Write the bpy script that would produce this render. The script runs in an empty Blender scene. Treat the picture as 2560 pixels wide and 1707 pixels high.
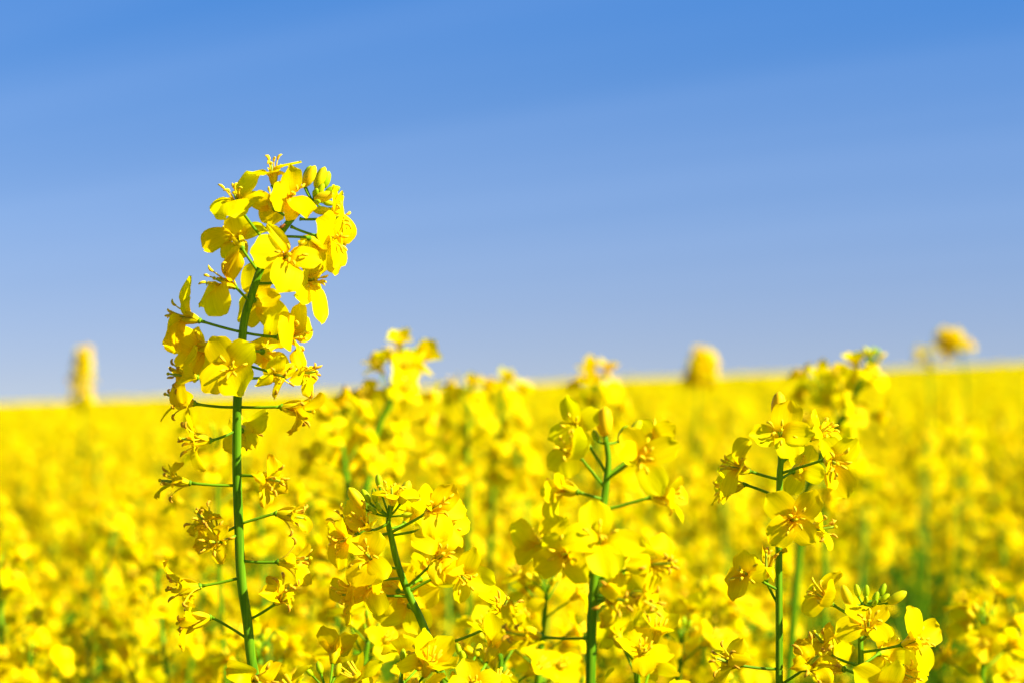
import bpy, math, random
from mathutils import Vector, Matrix, Euler, noise

R = math.radians
PI = math.pi
sc = bpy.context.scene
COL = sc.collection

# ------------------------------------------------------------------ camera
EYE = 1.35
PITCH = 102.0 / 6044.0
FOC = 0.725                      # distance of the sharp stem
cam_d = bpy.data.cameras.new('camera')
cam = bpy.data.objects.new('camera', cam_d)
COL.objects.link(cam)
cam.location = (0, 0, EYE)
cam.rotation_euler = (PI / 2 + PITCH, 0, 0)
cam_d.lens = 85.0
cam_d.sensor_width = 36.0
cam_d.clip_start = 0.02
cam_d.clip_end = 6000.0
cam_d.dof.use_dof = True
cam_d.dof.focus_distance = FOC
cam_d.dof.aperture_fstop = 14.5
sc.camera = cam

# ------------------------------------------------------------------ light
SUN_AZ, SUN_EL = R(113), R(37)      # azimuth clockwise from the view direction (+Y)
sun_dir = Vector((math.sin(SUN_AZ) * math.cos(SUN_EL), math.cos(SUN_AZ) * math.cos(SUN_EL), math.sin(SUN_EL)))
sun_d = bpy.data.lights.new('sun', 'SUN')
sun_d.energy = 5.0
sun_d.angle = R(0.5)
sun_d.color = (1.0, 0.95, 0.86)
sun = bpy.data.objects.new('sun', sun_d)
sun.rotation_euler = (-sun_dir).to_track_quat('-Z', 'Y').to_euler()
sun.location = (2, -2, 5)
COL.objects.link(sun)

SKY_TINT = [(0.0, (0.77, 0.66, 0.75)), (1.0, (0.16, 0.82, 1.60)), (0.27, (0.88, 0.91, 1.05)), (0.63, (0.36, 0.87, 1.37))]
world = bpy.data.worlds.new('World')
sc.world = world
world.use_nodes = True
wn, wl = world.node_tree.nodes, world.node_tree.links
wn.clear()
def N(t, **k):
    n = wn.new(t)
    for a, b in k.items():
        setattr(n, a, b)
    return n
def math_node(op, a, b=None, nodes=None, links=None):
    nodes = nodes or wn; links = links or wl
    n = nodes.new('ShaderNodeMath'); n.operation = op
    for i, v in enumerate((a, b)):
        if v is None: continue
        if isinstance(v, (int, float)): n.inputs[i].default_value = v
        else: links.new(v, n.inputs[i])
    return n.outputs[0]
tc = N('ShaderNodeTexCoord')
sep = N('ShaderNodeSeparateXYZ'); wl.new(tc.outputs['Generated'], sep.inputs[0])
zz = math_node('ADD', math_node('MULTIPLY', math_node('MAXIMUM', sep.outputs['Z'], -0.004), 2.2), 0.10)
comb = N('ShaderNodeCombineXYZ')
wl.new(sep.outputs['X'], comb.inputs[0]); wl.new(sep.outputs['Y'], comb.inputs[1]); wl.new(zz, comb.inputs[2])
nrm = N('ShaderNodeVectorMath', operation='NORMALIZE'); wl.new(comb.outputs[0], nrm.inputs[0])
sky = N('ShaderNodeTexSky', sky_type='NISHITA')
sky.sun_disc = False
sky.sun_elevation = SUN_EL
sky.sun_rotation = SUN_AZ
sky.air_density = 1.0; sky.dust_density = 0.6; sky.ozone_density = 1.6
wl.new(nrm.outputs[0], sky.inputs['Vector'])
tint = N('ShaderNodeMix', data_type='RGBA', blend_type='MULTIPLY'); tint.inputs[0].default_value = 1.0
wl.new(sky.outputs[0], tint.inputs[6]); 
tz = N('ShaderNodeMapRange'); tz.inputs[1].default_value = 0.0; tz.inputs[2].default_value = 0.25
wl.new(sep.outputs['Z'], tz.inputs[0])
tr = N('ShaderNodeValToRGB'); tr.color_ramp.interpolation = 'B_SPLINE'
for i, (p_, c_) in enumerate(SKY_TINT):
    e_ = tr.color_ramp.elements[i] if i < 2 else tr.color_ramp.elements.new(p_)
    e_.position = p_; e_.color = (*[q * 0.5 for q in c_], 1)
wl.new(tz.outputs[0], tr.inputs[0])
tm = N('ShaderNodeVectorMath', operation='SCALE'); tm.inputs['Scale'].default_value = 2.0
wl.new(tr.outputs[0], tm.inputs[0]); wl.new(tm.outputs[0], tint.inputs[7])

hs = N('ShaderNodeHueSaturation'); hs.inputs['Saturation'].default_value = 1.0
wl.new(tint.outputs[2], hs.inputs['Color'])
# thin cirrus streaks, drawn on a high flat layer
den = math_node('ADD', math_node('MAXIMUM', sep.outputs['Z'], 0.0), 0.06)
cx_ = math_node('DIVIDE', sep.outputs['X'], den); cy_ = math_node('DIVIDE', sep.outputs['Y'], den)
cc = N('ShaderNodeCombineXYZ')
slant = math_node('ADD', cy_, math_node('MULTIPLY', cx_, 0.95))
wl.new(math_node('MULTIPLY', cx_, 0.10), cc.inputs[0]); wl.new(math_node('MULTIPLY', slant, 1.15), cc.inputs[1])
cn = N('ShaderNodeTexNoise'); cn.inputs['Scale'].default_value = 0.9; cn.inputs['Detail'].default_value = 8; cn.inputs['Roughness'].default_value = 0.58; cn.inputs['Distortion'].default_value = 0.25
wl.new(cc.outputs[0], cn.inputs['Vector'])
cr = N('ShaderNodeMapRange'); cr.inputs[1].default_value = 0.35; cr.inputs[2].default_value = 0.75; cr.inputs[3].default_value = 0.0; cr.inputs[4].default_value = 0.055
wl.new(cn.outputs[0], cr.inputs[0])
wf = N('ShaderNodeMapRange', interpolation_type='SMOOTHSTEP'); wf.inputs[1].default_value = 0.0; wf.inputs[2].default_value = 0.10; wl.new(sep.outputs['Z'], wf.inputs[0])
wisp = N('ShaderNodeMix', data_type='RGBA'); wl.new(math_node('MULTIPLY', cr.outputs[0], wf.outputs[0]), wisp.inputs[0])
wl.new(hs.outputs[0], wisp.inputs[6]); wisp.inputs[7].default_value = (6.2, 7.3, 9.4, 1)
bg = N('ShaderNodeBackground'); bg.inputs[1].default_value = 0.065
wl.new(wisp.outputs[2], bg.inputs[0])
wo = N('ShaderNodeOutputWorld'); wl.new(bg.outputs[0], wo.inputs[0])

sc.view_settings.view_transform = 'Standard'
sc.view_settings.look = 'None'
sc.view_settings.gamma = 1.0
sc.view_settings.use_curve_mapping = False
sc.view_settings.exposure = 1.25
sc.render.engine = 'CYCLES'
cy = sc.cycles
cy.max_bounces = 9; cy.diffuse_bounces = 5; cy.transmission_bounces = 7; cy.glossy_bounces = 2
cy.use_adaptive_sampling = True; cy.adaptive_threshold = 0.015
cy.use_denoising = True
cy.sample_clamp_indirect = 8.0
cy.caustics_reflective = False; cy.caustics_refractive = False

# ------------------------------------------------------------------ camera-space helpers (lay-out only)
RIGHT = Vector((1, 0, 0))
FWD = Vector((0, math.cos(PITCH), math.sin(PITCH)))
UP = Vector((0, -math.sin(PITCH), math.cos(PITCH)))
K = 85.0 / 36.0 * 2560.0         # pixels per radian in the photograph
CAM = Vector((0, 0, EYE))
def P(px, py, d):
    return CAM + FWD * d + RIGHT * ((px - 1280.0) / K * d) + UP * ((853.5 - py) / K * d)
def V(a):
    return (RIGHT * a[0] + UP * a[1] - FWD * a[2]).normalized()
def pix(p):
    q = p - CAM; d = q.dot(FWD)
    if d < 0.05: return None
    return 1280 + q.dot(RIGHT) / d * K, 853.5 - q.dot(UP) / d * K, d

# ------------------------------------------------------------------ terrain
SLOPE = 0.039
def ground_z(x, y):
    d = max(y, 0.0)
    z = SLOPE * x * (1.0 / (1.0 + (abs(x) / 160.0) ** 2))
    z += 0.02 * math.sin(x * 0.31 + 1.0) * math.sin(y * 0.23) * min(1, d / 15)
    far = max(0.0, d - 95.0)
    z -= 0.00016 * far * far if far < 120 else 0.00016 * 14400 + 0.0384 * (far - 120) * 0.25
    return z

# ------------------------------------------------------------------ materials
def new_mat(name):
    m = bpy.data.materials.new(name); m.use_nodes = True
    m.node_tree.nodes.clear()
    return m, m.node_tree.nodes, m.node_tree.links

def petal_material(name, body, base, edge, trans=0.42, rough=0.5, varia=0.06):
    m, n, l = new_mat(name)
    uv = n.new('ShaderNodeUVMap'); uv.uv_map = 'UVMap'
    s = n.new('ShaderNodeSeparateXYZ'); l.new(uv.outputs[0], s.inputs[0])
    r = n.new('ShaderNodeValToRGB'); r.color_ramp.interpolation = 'EASE'
    e = r.color_ramp.elements
    e[0].position = 0.30; e[0].color = (*base, 1)
    e[1].position = 0.62; e[1].color = (*body, 1)
    e2 = e.new(0.97); e2.color = (*edge, 1)
    l.new(s.outputs['X'], r.inputs[0])
    # veins: fans of fine lines running up the blade
    mp = n.new('ShaderNodeMapping'); mp.inputs['Scale'].default_value = (2.2, 26, 1)
    l.new(uv.outputs[0], mp.inputs[0])
    vn = n.new('ShaderNodeTexNoise'); vn.inputs['Scale'].default_value = 1.0; vn.inputs['Detail'].default_value = 3; vn.inputs['Distortion'].default_value = 0.4
    l.new(mp.outputs[0], vn.inputs['Vector'])
    geo = n.new('ShaderNodeNewGeometry')
    pn = n.new('ShaderNodeTexNoise'); pn.inputs['Scale'].default_value = 55; pn.inputs['Detail'].default_value = 1
    l.new(geo.outputs['Position'], pn.inputs['Vector'])
    mr = n.new('ShaderNodeMapRange'); mr.inputs[1].default_value = 0.3; mr.inputs[2].default_value = 0.7
    mr.inputs[3].default_value = 1.0 - varia; mr.inputs[4].default_value = 1.0 + varia * 0.4
    l.new(vn.outputs[0], mr.inputs[0])
    mr2 = n.new('ShaderNodeMapRange'); mr2.inputs[1].default_value = 0.3; mr2.inputs[2].default_value = 0.7
    mr2.inputs[3].default_value = 0.80; mr2.inputs[4].default_value = 1.05
    l.new(pn.outputs[0], mr2.inputs[0])
    mul = n.new('ShaderNodeVectorMath'); mul.operation = 'SCALE'
    l.new(r.outputs[0], mul.inputs[0]); l.new(mr.outputs[0], mul.inputs['Scale'])
    # the green share wanders a little from flower to flower (lemon to egg yolk)
    cm = n.new('ShaderNodeCombineXYZ'); cm.inputs[0].default_value = 1; l.new(mr2.outputs[0], cm.inputs[1]); cm.inputs[2].default_value = 1
    mu2 = n.new('ShaderNodeVectorMath'); mu2.operation = 'MULTIPLY'
    l.new(mul.outputs[0], mu2.inputs[0]); l.new(cm.outputs[0], mu2.inputs[1])
    bmp = n.new('ShaderNodeBump'); bmp.inputs['Strength'].default_value = 0.35; bmp.inputs['Distance'].default_value = 0.0002
    l.new(vn.outputs[0], bmp.inputs['Height'])
    d = n.new('ShaderNodeBsdfDiffuse'); t = n.new('ShaderNodeBsdfTranslucent'); g = n.new('ShaderNodeBsdfGlossy')
    g.inputs['Roughness'].default_value = rough; g.inputs['Color'].default_value = (1, 0.9, 0.55, 1)
    l.new(mu2.outputs[0], d.inputs['Color'])
    mu3 = n.new('ShaderNodeVectorMath'); mu3.operation = 'MULTIPLY'; mu3.inputs[1].default_value = (1.0, 1.12, 1.0)   # light through a petal comes out greener
    l.new(mu2.outputs[0], mu3.inputs[0]); l.new(mu3.outputs[0], t.inputs['Color'])
    for b in (d, g):
        l.new(bmp.outputs[0], b.inputs['Normal'])
    m1 = n.new('ShaderNodeMixShader'); m1.inputs[0].default_value = trans
    l.new(d.outputs[0], m1.inputs[1]); l.new(t.outputs[0], m1.inputs[2])
    m2 = n.new('ShaderNodeMixShader'); m2.inputs[0].default_value = 0.002
    l.new(m1.outputs[0], m2.inputs[1]); l.new(g.outputs[0], m2.inputs[2])
    o = n.new('ShaderNodeOutputMaterial'); l.new(m2.outputs[0], o.inputs[0])
    return m

def plant_material(name, c0, c1, scale=300.0, trans=0.0, rough=0.5, stretch=(1, 1, 0.1), spec=0.06):
    m, n, l = new_mat(name)
    tc = n.new('ShaderNodeTexCoord')
    mp = n.new('ShaderNodeMapping'); mp.inputs['Scale'].default_value = stretch
    l.new(tc.outputs['Object'], mp.inputs[0])
    no = n.new('ShaderNodeTexNoise'); no.inputs['Scale'].default_value = scale; no.inputs['Detail'].default_value = 3
    l.new(mp.outputs[0], no.inputs['Vector'])
    r = n.new('ShaderNodeValToRGB'); e = r.color_ramp.elements
    e[0].position = 0.35; e[0].color = (*c0, 1); e[1].position = 0.65; e[1].color = (*c1, 1)
    l.new(no.outputs[0], r.inputs[0])
    p = n.new('ShaderNodeBsdfPrincipled'); p.inputs['Roughness'].default_value = rough
    p.inputs['Specular IOR Level'].default_value = spec
    l.new(r.outputs[0], p.inputs['Base Color'])
    b = n.new('ShaderNodeBump'); b.inputs['Strength'].default_value = 0.25; b.inputs['Distance'].default_value = 0.0002
    l.new(no.outputs[0], b.inputs['Height']); l.new(b.outputs[0], p.inputs['Normal'])
    o = n.new('ShaderNodeOutputMaterial')
    if trans > 0:
        t = n.new('ShaderNodeBsdfTranslucent'); l.new(r.outputs[0], t.inputs[0])
        mx = n.new('ShaderNodeMixShader'); mx.inputs[0].default_value = trans
        l.new(p.outputs[0], mx.inputs[1]); l.new(t.outputs[0], mx.inputs[2]); l.new(mx.outputs[0], o.inputs[0])
    else:
        l.new(p.outputs[0], o.inputs[0])
    return m

# petals: thin and half translucent
M_PETAL = petal_material('petal_yellow', (0.98, 0.815, 0.0), (0.97, 0.66, 0.0), (0.98, 0.825, 0.0), trans=0.54, varia=0.12)
M_FADE = petal_material('petal_fading', (0.97, 0.80, 0.0), (0.96, 0.68, 0.0), (0.95, 0.72, 0.001), trans=0.46, varia=0.14)
M_WILT = petal_material('petal_wilting', (0.97, 0.77, 0.0), (0.96, 0.68, 0.0), (0.94, 0.62, 0.001), trans=0.45, rough=0.35, varia=0.18)
M_STEM = plant_material('stem_green', (0.065, 0.18, 0.001), (0.15, 0.30, 0.004), 900, stretch=(1, 1, 0.03))
M_STALK = plant_material('stalk_green', (0.10, 0.22, 0.002), (0.16, 0.31, 0.002), 600)
M_SEPAL = plant_material('sepal_yellow_green', (0.70, 0.58, 0.0), (0.88, 0.68, 0.0), 500, trans=0.3)
M_BUD = plant_material('bud_yellow', (0.58, 0.60, 0.002), (0.90, 0.55, 0.002), 260, trans=0.12)
M_BUDG = plant_material('bud_green', (0.30, 0.46, 0.002), (0.52, 0.58, 0.002), 300, trans=0.12)
M_BUDO = plant_material('bud_orange', (0.80, 0.52, 0.002), (0.92, 0.42, 0.002), 160, trans=0.1)
M_FIL = plant_material('filament_yellow', (0.90, 0.68, 0.01), (0.92, 0.74, 0.01), 400, trans=0.3)
M_ANTH = plant_material('anther_ochre', (0.86, 0.50, 0.006), (0.92, 0.66, 0.008), 900)
M_ANTHB = plant_material('anther_brown', (0.50, 0.22, 0.008), (0.80, 0.46, 0.01), 900)
M_PIST = plant_material('pistil_green', (0.26, 0.40, 0.02), (0.42, 0.50, 0.02), 500)
M_LEAF = plant_material('leaf_green', (0.085, 0.15, 0.002), (0.13, 0.20, 0.003), 30, trans=0.25, stretch=(1, 1, 1))
M_INSECT = plant_material('insect_brown', (0.10, 0.035, 0.01), (0.25, 0.09, 0.02), 900)
MATS = [M_PETAL, M_WILT, M_STEM, M_STALK, M_SEPAL, M_BUD, M_FIL, M_ANTH, M_PIST, M_LEAF, M_BUDG, M_ANTHB, M_INSECT, M_FADE, M_BUDO]
MI = {m.name: i for i, m in enumerate(MATS)}
PET, WLT, STM, STK, SEP, BUD, FIL, ANT, PIS, LEA, BDG, ANB, INS, FAD, BDO = range(15)

# ------------------------------------------------------------------ mesh builder
class MB:
    def __init__(s):
        s.v = []; s.f = []; s.m = []; s.uv = []
    def grid(s, rows, mat, uvs=None, closed=False):
        b = len(s.v); nu = len(rows); nv = len(rows[0])
        for i, r in enumerate(rows):
            for j, p in enumerate(r):
                s.v.append(tuple(p))
                s.uv.append(uvs[i][j] if uvs else (i / max(1, nu - 1), j / max(1, nv - 1)))
        for i in range(nu - 1):
            for j in range(nv if closed else nv - 1):
                j2 = (j + 1) % nv
                s.f.append((b + i * nv + j, b + i * nv + j2, b + (i + 1) * nv + j2, b + (i + 1) * nv + j)); s.m.append(mat)
    def tube(s, pts, rad, mat, n=6, ridge=0.0):
        if not hasattr(rad, '__len__'): rad = [rad] * len(pts)
        pts = [Vector(p) for p in pts]
        rows = []; ref = None
        for i, p in enumerate(pts):
            t = (pts[min(i + 1, len(pts) - 1)] - pts[max(i - 1, 0)]).normalized()
            if ref is None:
                ref = t.orthogonal().normalized()
            ref = (ref - t * ref.dot(t)).normalized()
            bi = t.cross(ref)
            rows.append([p + (ref * math.cos(2 * PI * k / n) + bi * math.sin(2 * PI * k / n)) * rad[i] * (1 + ridge * (1 if k % 2 else -1)) for k in range(n)])
        b = len(s.v)
        s.grid(rows, mat, closed=True)
        e = len(s.v)
        s.f.append(tuple(range(b + n - 1, b - 1, -1))); s.m.append(mat)
        s.f.append(tuple(range(e - n, e))); s.m.append(mat)
    def add(s, o, M):
        b = len(s.v)
        s.v += [tuple(M @ Vector(p)) for p in o.v]
        s.uv += o.uv
        s.f += [tuple(b + k for k in f) for f in o.f]
        s.m += o.m
    def mesh(s, name, smooth=True):
        me = bpy.data.meshes.new(name)
        me.from_pydata(s.v, [], s.f)
        used = sorted(set(s.m)); mp = {g: i for i, g in enumerate(used)}
        for g in used: me.materials.append(MATS[g])
        me.polygons.foreach_set('material_index', [mp[g] for g in s.m])
        me.polygons.foreach_set('use_smooth', [smooth] * len(s.f))
        uvl = me.uv_layers.new(name='UVMap')
        idx = [k for f in s.f for k in f]
        buf = []
        for k in idx: buf += s.uv[k]
        uvl.data.foreach_set('uv', buf)
        me.update()
        return me

def link(name, me, parent=None, M=None):
    o = bpy.data.objects.new(name, me); COL.objects.link(o)
    if parent is not None: o.parent = parent
    if M is not None: o.matrix_basis = M
    return o
def smooth(a, b, x):
    t = min(1, max(0, (x - a) / (b - a))); return t * t * (3 - 2 * t)

# ------------------------------------------------------------------ flower pieces (metres)
mm = 0.001
def petal_mb(rng, opening, width=4.3, length=14.2, wilt=0.0, nu=13, nv=7, claw=4.6, curl=None):
    """A claw rising beside the calyx, then a rounded blade that bends outwards."""
    mb = MB(); rows = []; uvs = []
    th0 = R(6); x, z = 0.35, 0.0
    if curl is None: curl = rng.uniform(-30, 55)
    twist = rng.uniform(-24, 24) * (1 + 3 * wilt)
    cup = rng.uniform(-0.22, 0.42) + wilt * rng.choice([-1, 1]) * rng.uniform(0.5, 1.1)
    ruf = rng.uniform(0.05, 0.19) * (1 + 2.0 * wilt)
    ph = rng.uniform(0, 6.28); ph2 = rng.uniform(0, 6.28); fr = rng.uniform(1.3, 2.6)
    notch = rng.uniform(0.0, 0.16)
    ns = (nu - 1) * 3; prev = None
    skew = rng.uniform(-0.12, 0.12)
    for i in range(ns + 1):
        s = length * i / ns
        th = th0 + R(opening) * smooth(claw * 0.75, claw * 1.7, s) + R(curl) * max(0, (s - claw * 1.7) / (length - claw * 1.7)) ** 1.5
        th += wilt * 0.5 * math.sin(s * 0.7 + ph)
        if i: x += math.sin(th) * length / ns; z += math.cos(th) * length / ns
        if i % 3: continue
        t = max(0.0, (s - claw * 0.9) / (length - claw * 0.9))
        w = 0.45 + 0.35 * smooth(0, claw, s)
        tt = t ** 1.05
        w = max(w * (1 - t) ** 0.3 if t < 1 else 0.0, width * (max(0, 1 - abs(2 * tt - 1) ** 2.5)) ** 0.55)
        if t > 0.995: w = width * 0.30
        nrm = Vector((-math.cos(th), 0, math.sin(th)))        # towards the flower's inside
        tw = R(twist) * t
        row = []; ru = []
        for j in range(nv):
            v = -1 + 2 * j / (nv - 1)
            off = cup * v * v * w * (0.35 + 0.65 * t)
            off += ruf * width * t * math.sin(fr * 2.4 * v + ph) * abs(v) ** 0.5
            off += ruf * 0.8 * width * t * math.sin(5.0 * t + ph2) * (0.3 + abs(v))
            off += -0.08 * width * (1 - min(1, abs(v) * 2.2)) * t * (1 - t)        # mid-vein furrow
            # tip outline: rounded with a shallow notch
            back = (abs(v) ** 2.2) * 0.9 * smooth(0.75, 1.0, t) + notch * (1 - abs(v)) * smooth(0.85, 1, t) * 3
            sx = math.sin(th); sz = math.cos(th)
            lat = v * w + skew * width * t * t
            px = x - sx * back + nrm.x * (off + lat * math.sin(tw))
            pz = z - sz * back + nrm.z * (off + lat * math.sin(tw))
            py = lat * math.cos(tw)
            row.append((px * mm, py * mm, pz * mm)); ru.append((s / length, j / (nv - 1)))
        rows.append(row); uvs.append(ru)
    mb.grid(rows, WLT if wilt > 0.3 else (FAD if wilt > 0 else PET), uvs)
    return mb

def sepal_mb(rng, spread=14, n=6):
    mb = MB(); rows = []
    for i in range(n):
        t = i / (n - 1); s = 6.2 * t
        w = 0.95 * math.sin(PI * (0.12 + 0.86 * t)) ** 0.7
        x = 0.5 + s * math.sin(R(spread)) + 0.5 * math.sin(PI * t); z = s * math.cos(R(spread)) * 0.97
        rows.append([((x - 0.45 * abs(v) ** 2) * mm, v * w * mm, z * mm) for v in (-1, -0.5, 0, 0.5, 1)])
    mb.grid(rows, SEP)
    return mb

def stamen_mb(rng, L=8.6, lean=10, old=0.0, n=5):
    mb = MB(); pts = []
    bx = 0.5; th = R(lean * 0.3)
    x, z = bx, 0.0; k = 6
    for i in range(k + 1):
        pts.append((x * mm, 0.25 * math.sin(i * 0.9) * mm * (0.3 + old), z * mm))
        th += R(lean * 1.6) / k
        x += math.sin(th) * L / k; z += math.cos(th) * L / k
    mb.tube(pts, [0.24 * mm] * k + [0.16 * mm], FIL, n)
    # anther, arched like a small hook
    ax, _, az = pts[-1]; q = []
    curl = R(rng.uniform(70, 190)); a0 = th - R(20)
    ax -= math.sin(a0) * 0.5 * mm; az -= math.cos(a0) * 0.5 * mm
    for i in range(6):
        q.append((ax, rng.uniform(-.05, .05) * mm, az)); a = a0 + curl * i / 5
        ax += math.sin(a) * 0.52 * mm; az += math.cos(a) * 0.52 * mm
    mb.tube(q, [0.22 * mm, 0.42 * mm, 0.46 * mm, 0.42 * mm, 0.34 * mm, 0.12 * mm], ANB if old > 0.5 else ANT, n)
    return mb

def pistil_mb(L=7.4, rad=0.5, n=6):
    mb = MB()
    mb.tube([(0, 0, -0.3 * mm), (0, 0, 0.3 * mm), (0, 0, 1.0 * mm)], [0.5 * mm, 1.0 * mm, 0.7 * mm], STK, n + 2)
    mb.tube([(0, 0, 0.8 * mm), (0.1 * mm, 0, L * 0.4 * mm), (0.2 * mm, 0, L * 0.85 * mm), (0.25 * mm, 0, L * mm)],
            [rad * mm, rad * mm, rad * 0.8 * mm, rad * 0.6 * mm], PIS, n)
    mb.tube([(0.25 * mm, 0, (L - .1) * mm), (0.25 * mm, 0, (L + .4) * mm), (0.25 * mm, 0, (L + .8) * mm)], [0.35 * mm, 0.62 * mm, 0.3 * mm], SEP, n)
    return mb

def bud_mb(L=6.0, rad=1.55, mat=BUD, n=10, lobes=0.05):
    """closed bud: four sepals pressed together, tip slightly open"""
    mb = MB(); rows = []; k = 9
    for i in range(k):
        t = i / (k - 1)
        r = rad * (math.sin(PI * (0.10 + 0.80 * t ** 0.85)) ** 0.75)
        if i == k - 1: r *= 0.35
        rows.append([(r * (1 + lobes * math.cos(4 * a)) * math.cos(a) * mm, r * (1 + lobes * math.cos(4 * a)) * math.sin(a) * mm, L * t * mm)
                     for a in [2 * PI * j / n for j in range(n)]])
    mb.grid(rows, mat, closed=True)
    e = len(mb.v); mb.f.append(tuple(range(e - n, e))); mb.m.append(mat)
    mb.f.append(tuple(range(n - 1, -1, -1))); mb.m.append(mat)
    return mb

rng0 = random.Random(11)
LIB = {}
def lib(key, makers):
    LIB[key] = [m.mesh(key[0]) for m in makers]
for kind, (a, b, wid, ln, wl_) in {
        'open': (58, 88, (3.5, 4.5), (12.8, 14.9), 0), 'flat': (82, 100, (3.5, 4.4), (12.8, 14.6), 0),
        'half': (30, 52, (3.2, 4.0), (12.4, 13.8), 0), 'wilt': (48, 120, (1.9, 2.9), (10.6, 13.2), 0.6),
        'fade': (60, 108, (2.6, 3.7), (12.0, 14.2), 0.28)}.items():
    lib(('petal', kind), [petal_mb(rng0, rng0.uniform(a, b), rng0.uniform(*wid), rng0.uniform(*ln), wl_, 14, 9) for _ in range(14)])
lib(('sepal', 'a'), [sepal_mb(rng0, s) for s in (8, 14, 20, 30)])
lib(('stamen', 'young'), [stamen_mb(rng0, L, le) for L, le in ((8.8, 6), (9.2, 10), (8.4, 15), (7.4, 24), (9.0, 3))])
lib(('stamen', 'old'), [stamen_mb(rng0, L, le, 1.0) for L, le in ((8.0, 12), (8.6, 20), (7.4, 30), (8.2, 5))])
lib(('pistil', 'young'), [pistil_mb()])
lib(('pistil', 'old'), [pistil_mb(9.0, 0.5)])
lib(('bud', 'yellow'), [bud_mb(5.6, 1.3), bud_mb(5.0, 1.2)])
lib(('bud', 'orange'), [bud_mb(5.4, 1.42, BDO)])
lib(('bud', 'green'), [bud_mb(4.3, 1.05, BDG), bud_mb(3.6, 0.92, BDG)])

def flower_matrix(centre, axis, ang, size=1.0, off=6.0):
    Z = axis.normalized()
    q = RIGHT * math.cos(R(ang)) + UP * math.sin(R(ang))
    X = q - Z * q.dot(Z)
    if X.length < 0.05: X = Z.orthogonal()
    X.normalize(); Y = Z.cross(X)
    base = centre - Z * off * mm * size
    M = Matrix.Identity(4)
    for i in range(3):
        M[i][0] = X[i]; M[i][1] = Y[i]; M[i][2] = Z[i]; M[i][3] = base[i]
    return M @ Matrix.Diagonal((size, size, size, 1))

def bezier(a, c, b, n):
    return [a * (1 - t) ** 2 + c * 2 * t * (1 - t) + b * t * t for t in [i / n for i in range(n + 1)]]

def stalk_local(attach, M, off_r=0.34, n=9, sides=8):
    """flower stalk from the stem to the flower base, in the flower's own frame"""
    base = M.translation; Z = M.col[2].to_3d().normalized()
    L = (attach - base).length
    c = base.lerp(attach, 0.5) - Z * L * 0.10 + Vector((0, 0, -1)) * L * 0.03
    pts = bezier(attach, c, base, n)
    Mi = M.inverted()
    mb = MB(); sca = M.col[0].to_3d().length
    loc = [Mi @ p for p in pts]
    r = off_r * mm / sca
    mb.tube(loc, [r * 1.5, r * 1.1] + [r] * (n - 2) + [r * 1.45], STK, sides)
    return mb

def build_flower(plant, Mp_inv, centre, axis, ang, kind, size, attach, rng, stalk_r=0.42):
    spec = ang if isinstance(ang, list) else None
    M = flower_matrix(centre, axis, spec[0][0] if spec else ang, size)
    old = kind in ('wilt', 'fade')
    fl = link('flower', LIB[('pistil', 'old' if old else 'young')][0], plant, Mp_inv @ M)
    if kind == 'wilt': fl['label'] = 'wilting orange-yellow flower with shrivelled petals'
    for k in range(4):
        a = k * PI / 2 + rng.uniform(-0.3, 0.3)
        s = rng.uniform(0.88, 1.1); ws = rng.uniform(.85, 1.08)
        if spec:                       # petals seen one by one in the photograph: (image angle, depth, length, width)
            pa, pd, s, ws = spec[k]
            q = RIGHT * math.cos(R(pa)) + UP * math.sin(R(pa)) - FWD * pd
            a = math.atan2(q.dot(M.col[1].to_3d()), q.dot(M.col[0].to_3d()))
        T = Matrix.Rotation(a, 4, 'Z') @ Matrix.Rotation(rng.uniform(-0.22, 0.22), 4, 'X') @ Matrix.Rotation(rng.uniform(-0.20, 0.20), 4, 'Y') @ Matrix.Diagonal((s, s * ws, s, 1))
        link('petal', rng.choice(LIB[('petal', kind)]), fl, T)
        link('sepal', rng.choice(LIB[('sepal', 'a')]), fl, Matrix.Rotation(PI / 4 + k * PI / 2 + rng.uniform(-.1, .1), 4, 'Z'))
    for k in range(6):
        a = k * PI / 3 + rng.uniform(-0.25, 0.25)
        link('stamen', rng.choice(LIB[('stamen', 'old' if old else 'young')]), fl, Matrix.Rotation(a, 4, 'Z') @ Matrix.Rotation(rng.uniform(-.12, .12), 4, 'Y'))
    if attach is not None:
        link('flower_stalk', stalk_local(attach, M, stalk_r).mesh('flower_stalk'), fl)
    return fl

def build_bud(plant, Mp_inv, centre, axis, size, attach, rng, tone='yellow'):
    M = flower_matrix(centre, axis, rng.uniform(0, 360), size, 2.8)
    b = link('flower_bud', rng.choice(LIB[('bud', tone)]), plant, Mp_inv @ M)
    if attach is not None:
        link('bud_stalk', stalk_local(attach, M, 0.32, 7).mesh('bud_stalk'), b)
    return b

# ------------------------------------------------------------------ leaves and stems
def leaf_into(mb, base, direction, L, W, rng, nu=6):
    d = direction.normalized(); side = d.cross(Vector((0, 0, 1)))
    if side.length < 0.1: side = Vector((1, 0, 0))
    side.normalize(); rows = []; p = base.copy(); pitch = math.asin(max(-1, min(1, d.z)))
    hor = Vector((d.x, d.y, 0)).normalized() if abs(d.z) < .99 else Vector((1, 0, 0))
    for i in range(nu):
        t = i / (nu - 1); w = W * (math.sin(PI * (0.08 + 0.9 * t ** 0.8)) ** 0.8) * 0.5
        a = pitch - 1.1 * t
        u = hor * math.cos(a) + Vector((0, 0, 1)) * math.sin(a)
        nn = side.cross(u)
        rows.append([p - side * w + nn * w * 0.35, p.copy(), p + side * w + nn * w * 0.35])
        p = p + u * L / (nu - 1)
    mb.grid(rows, LEA)

def ground_at(x, y):
    return ground_z(x, y)

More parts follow.
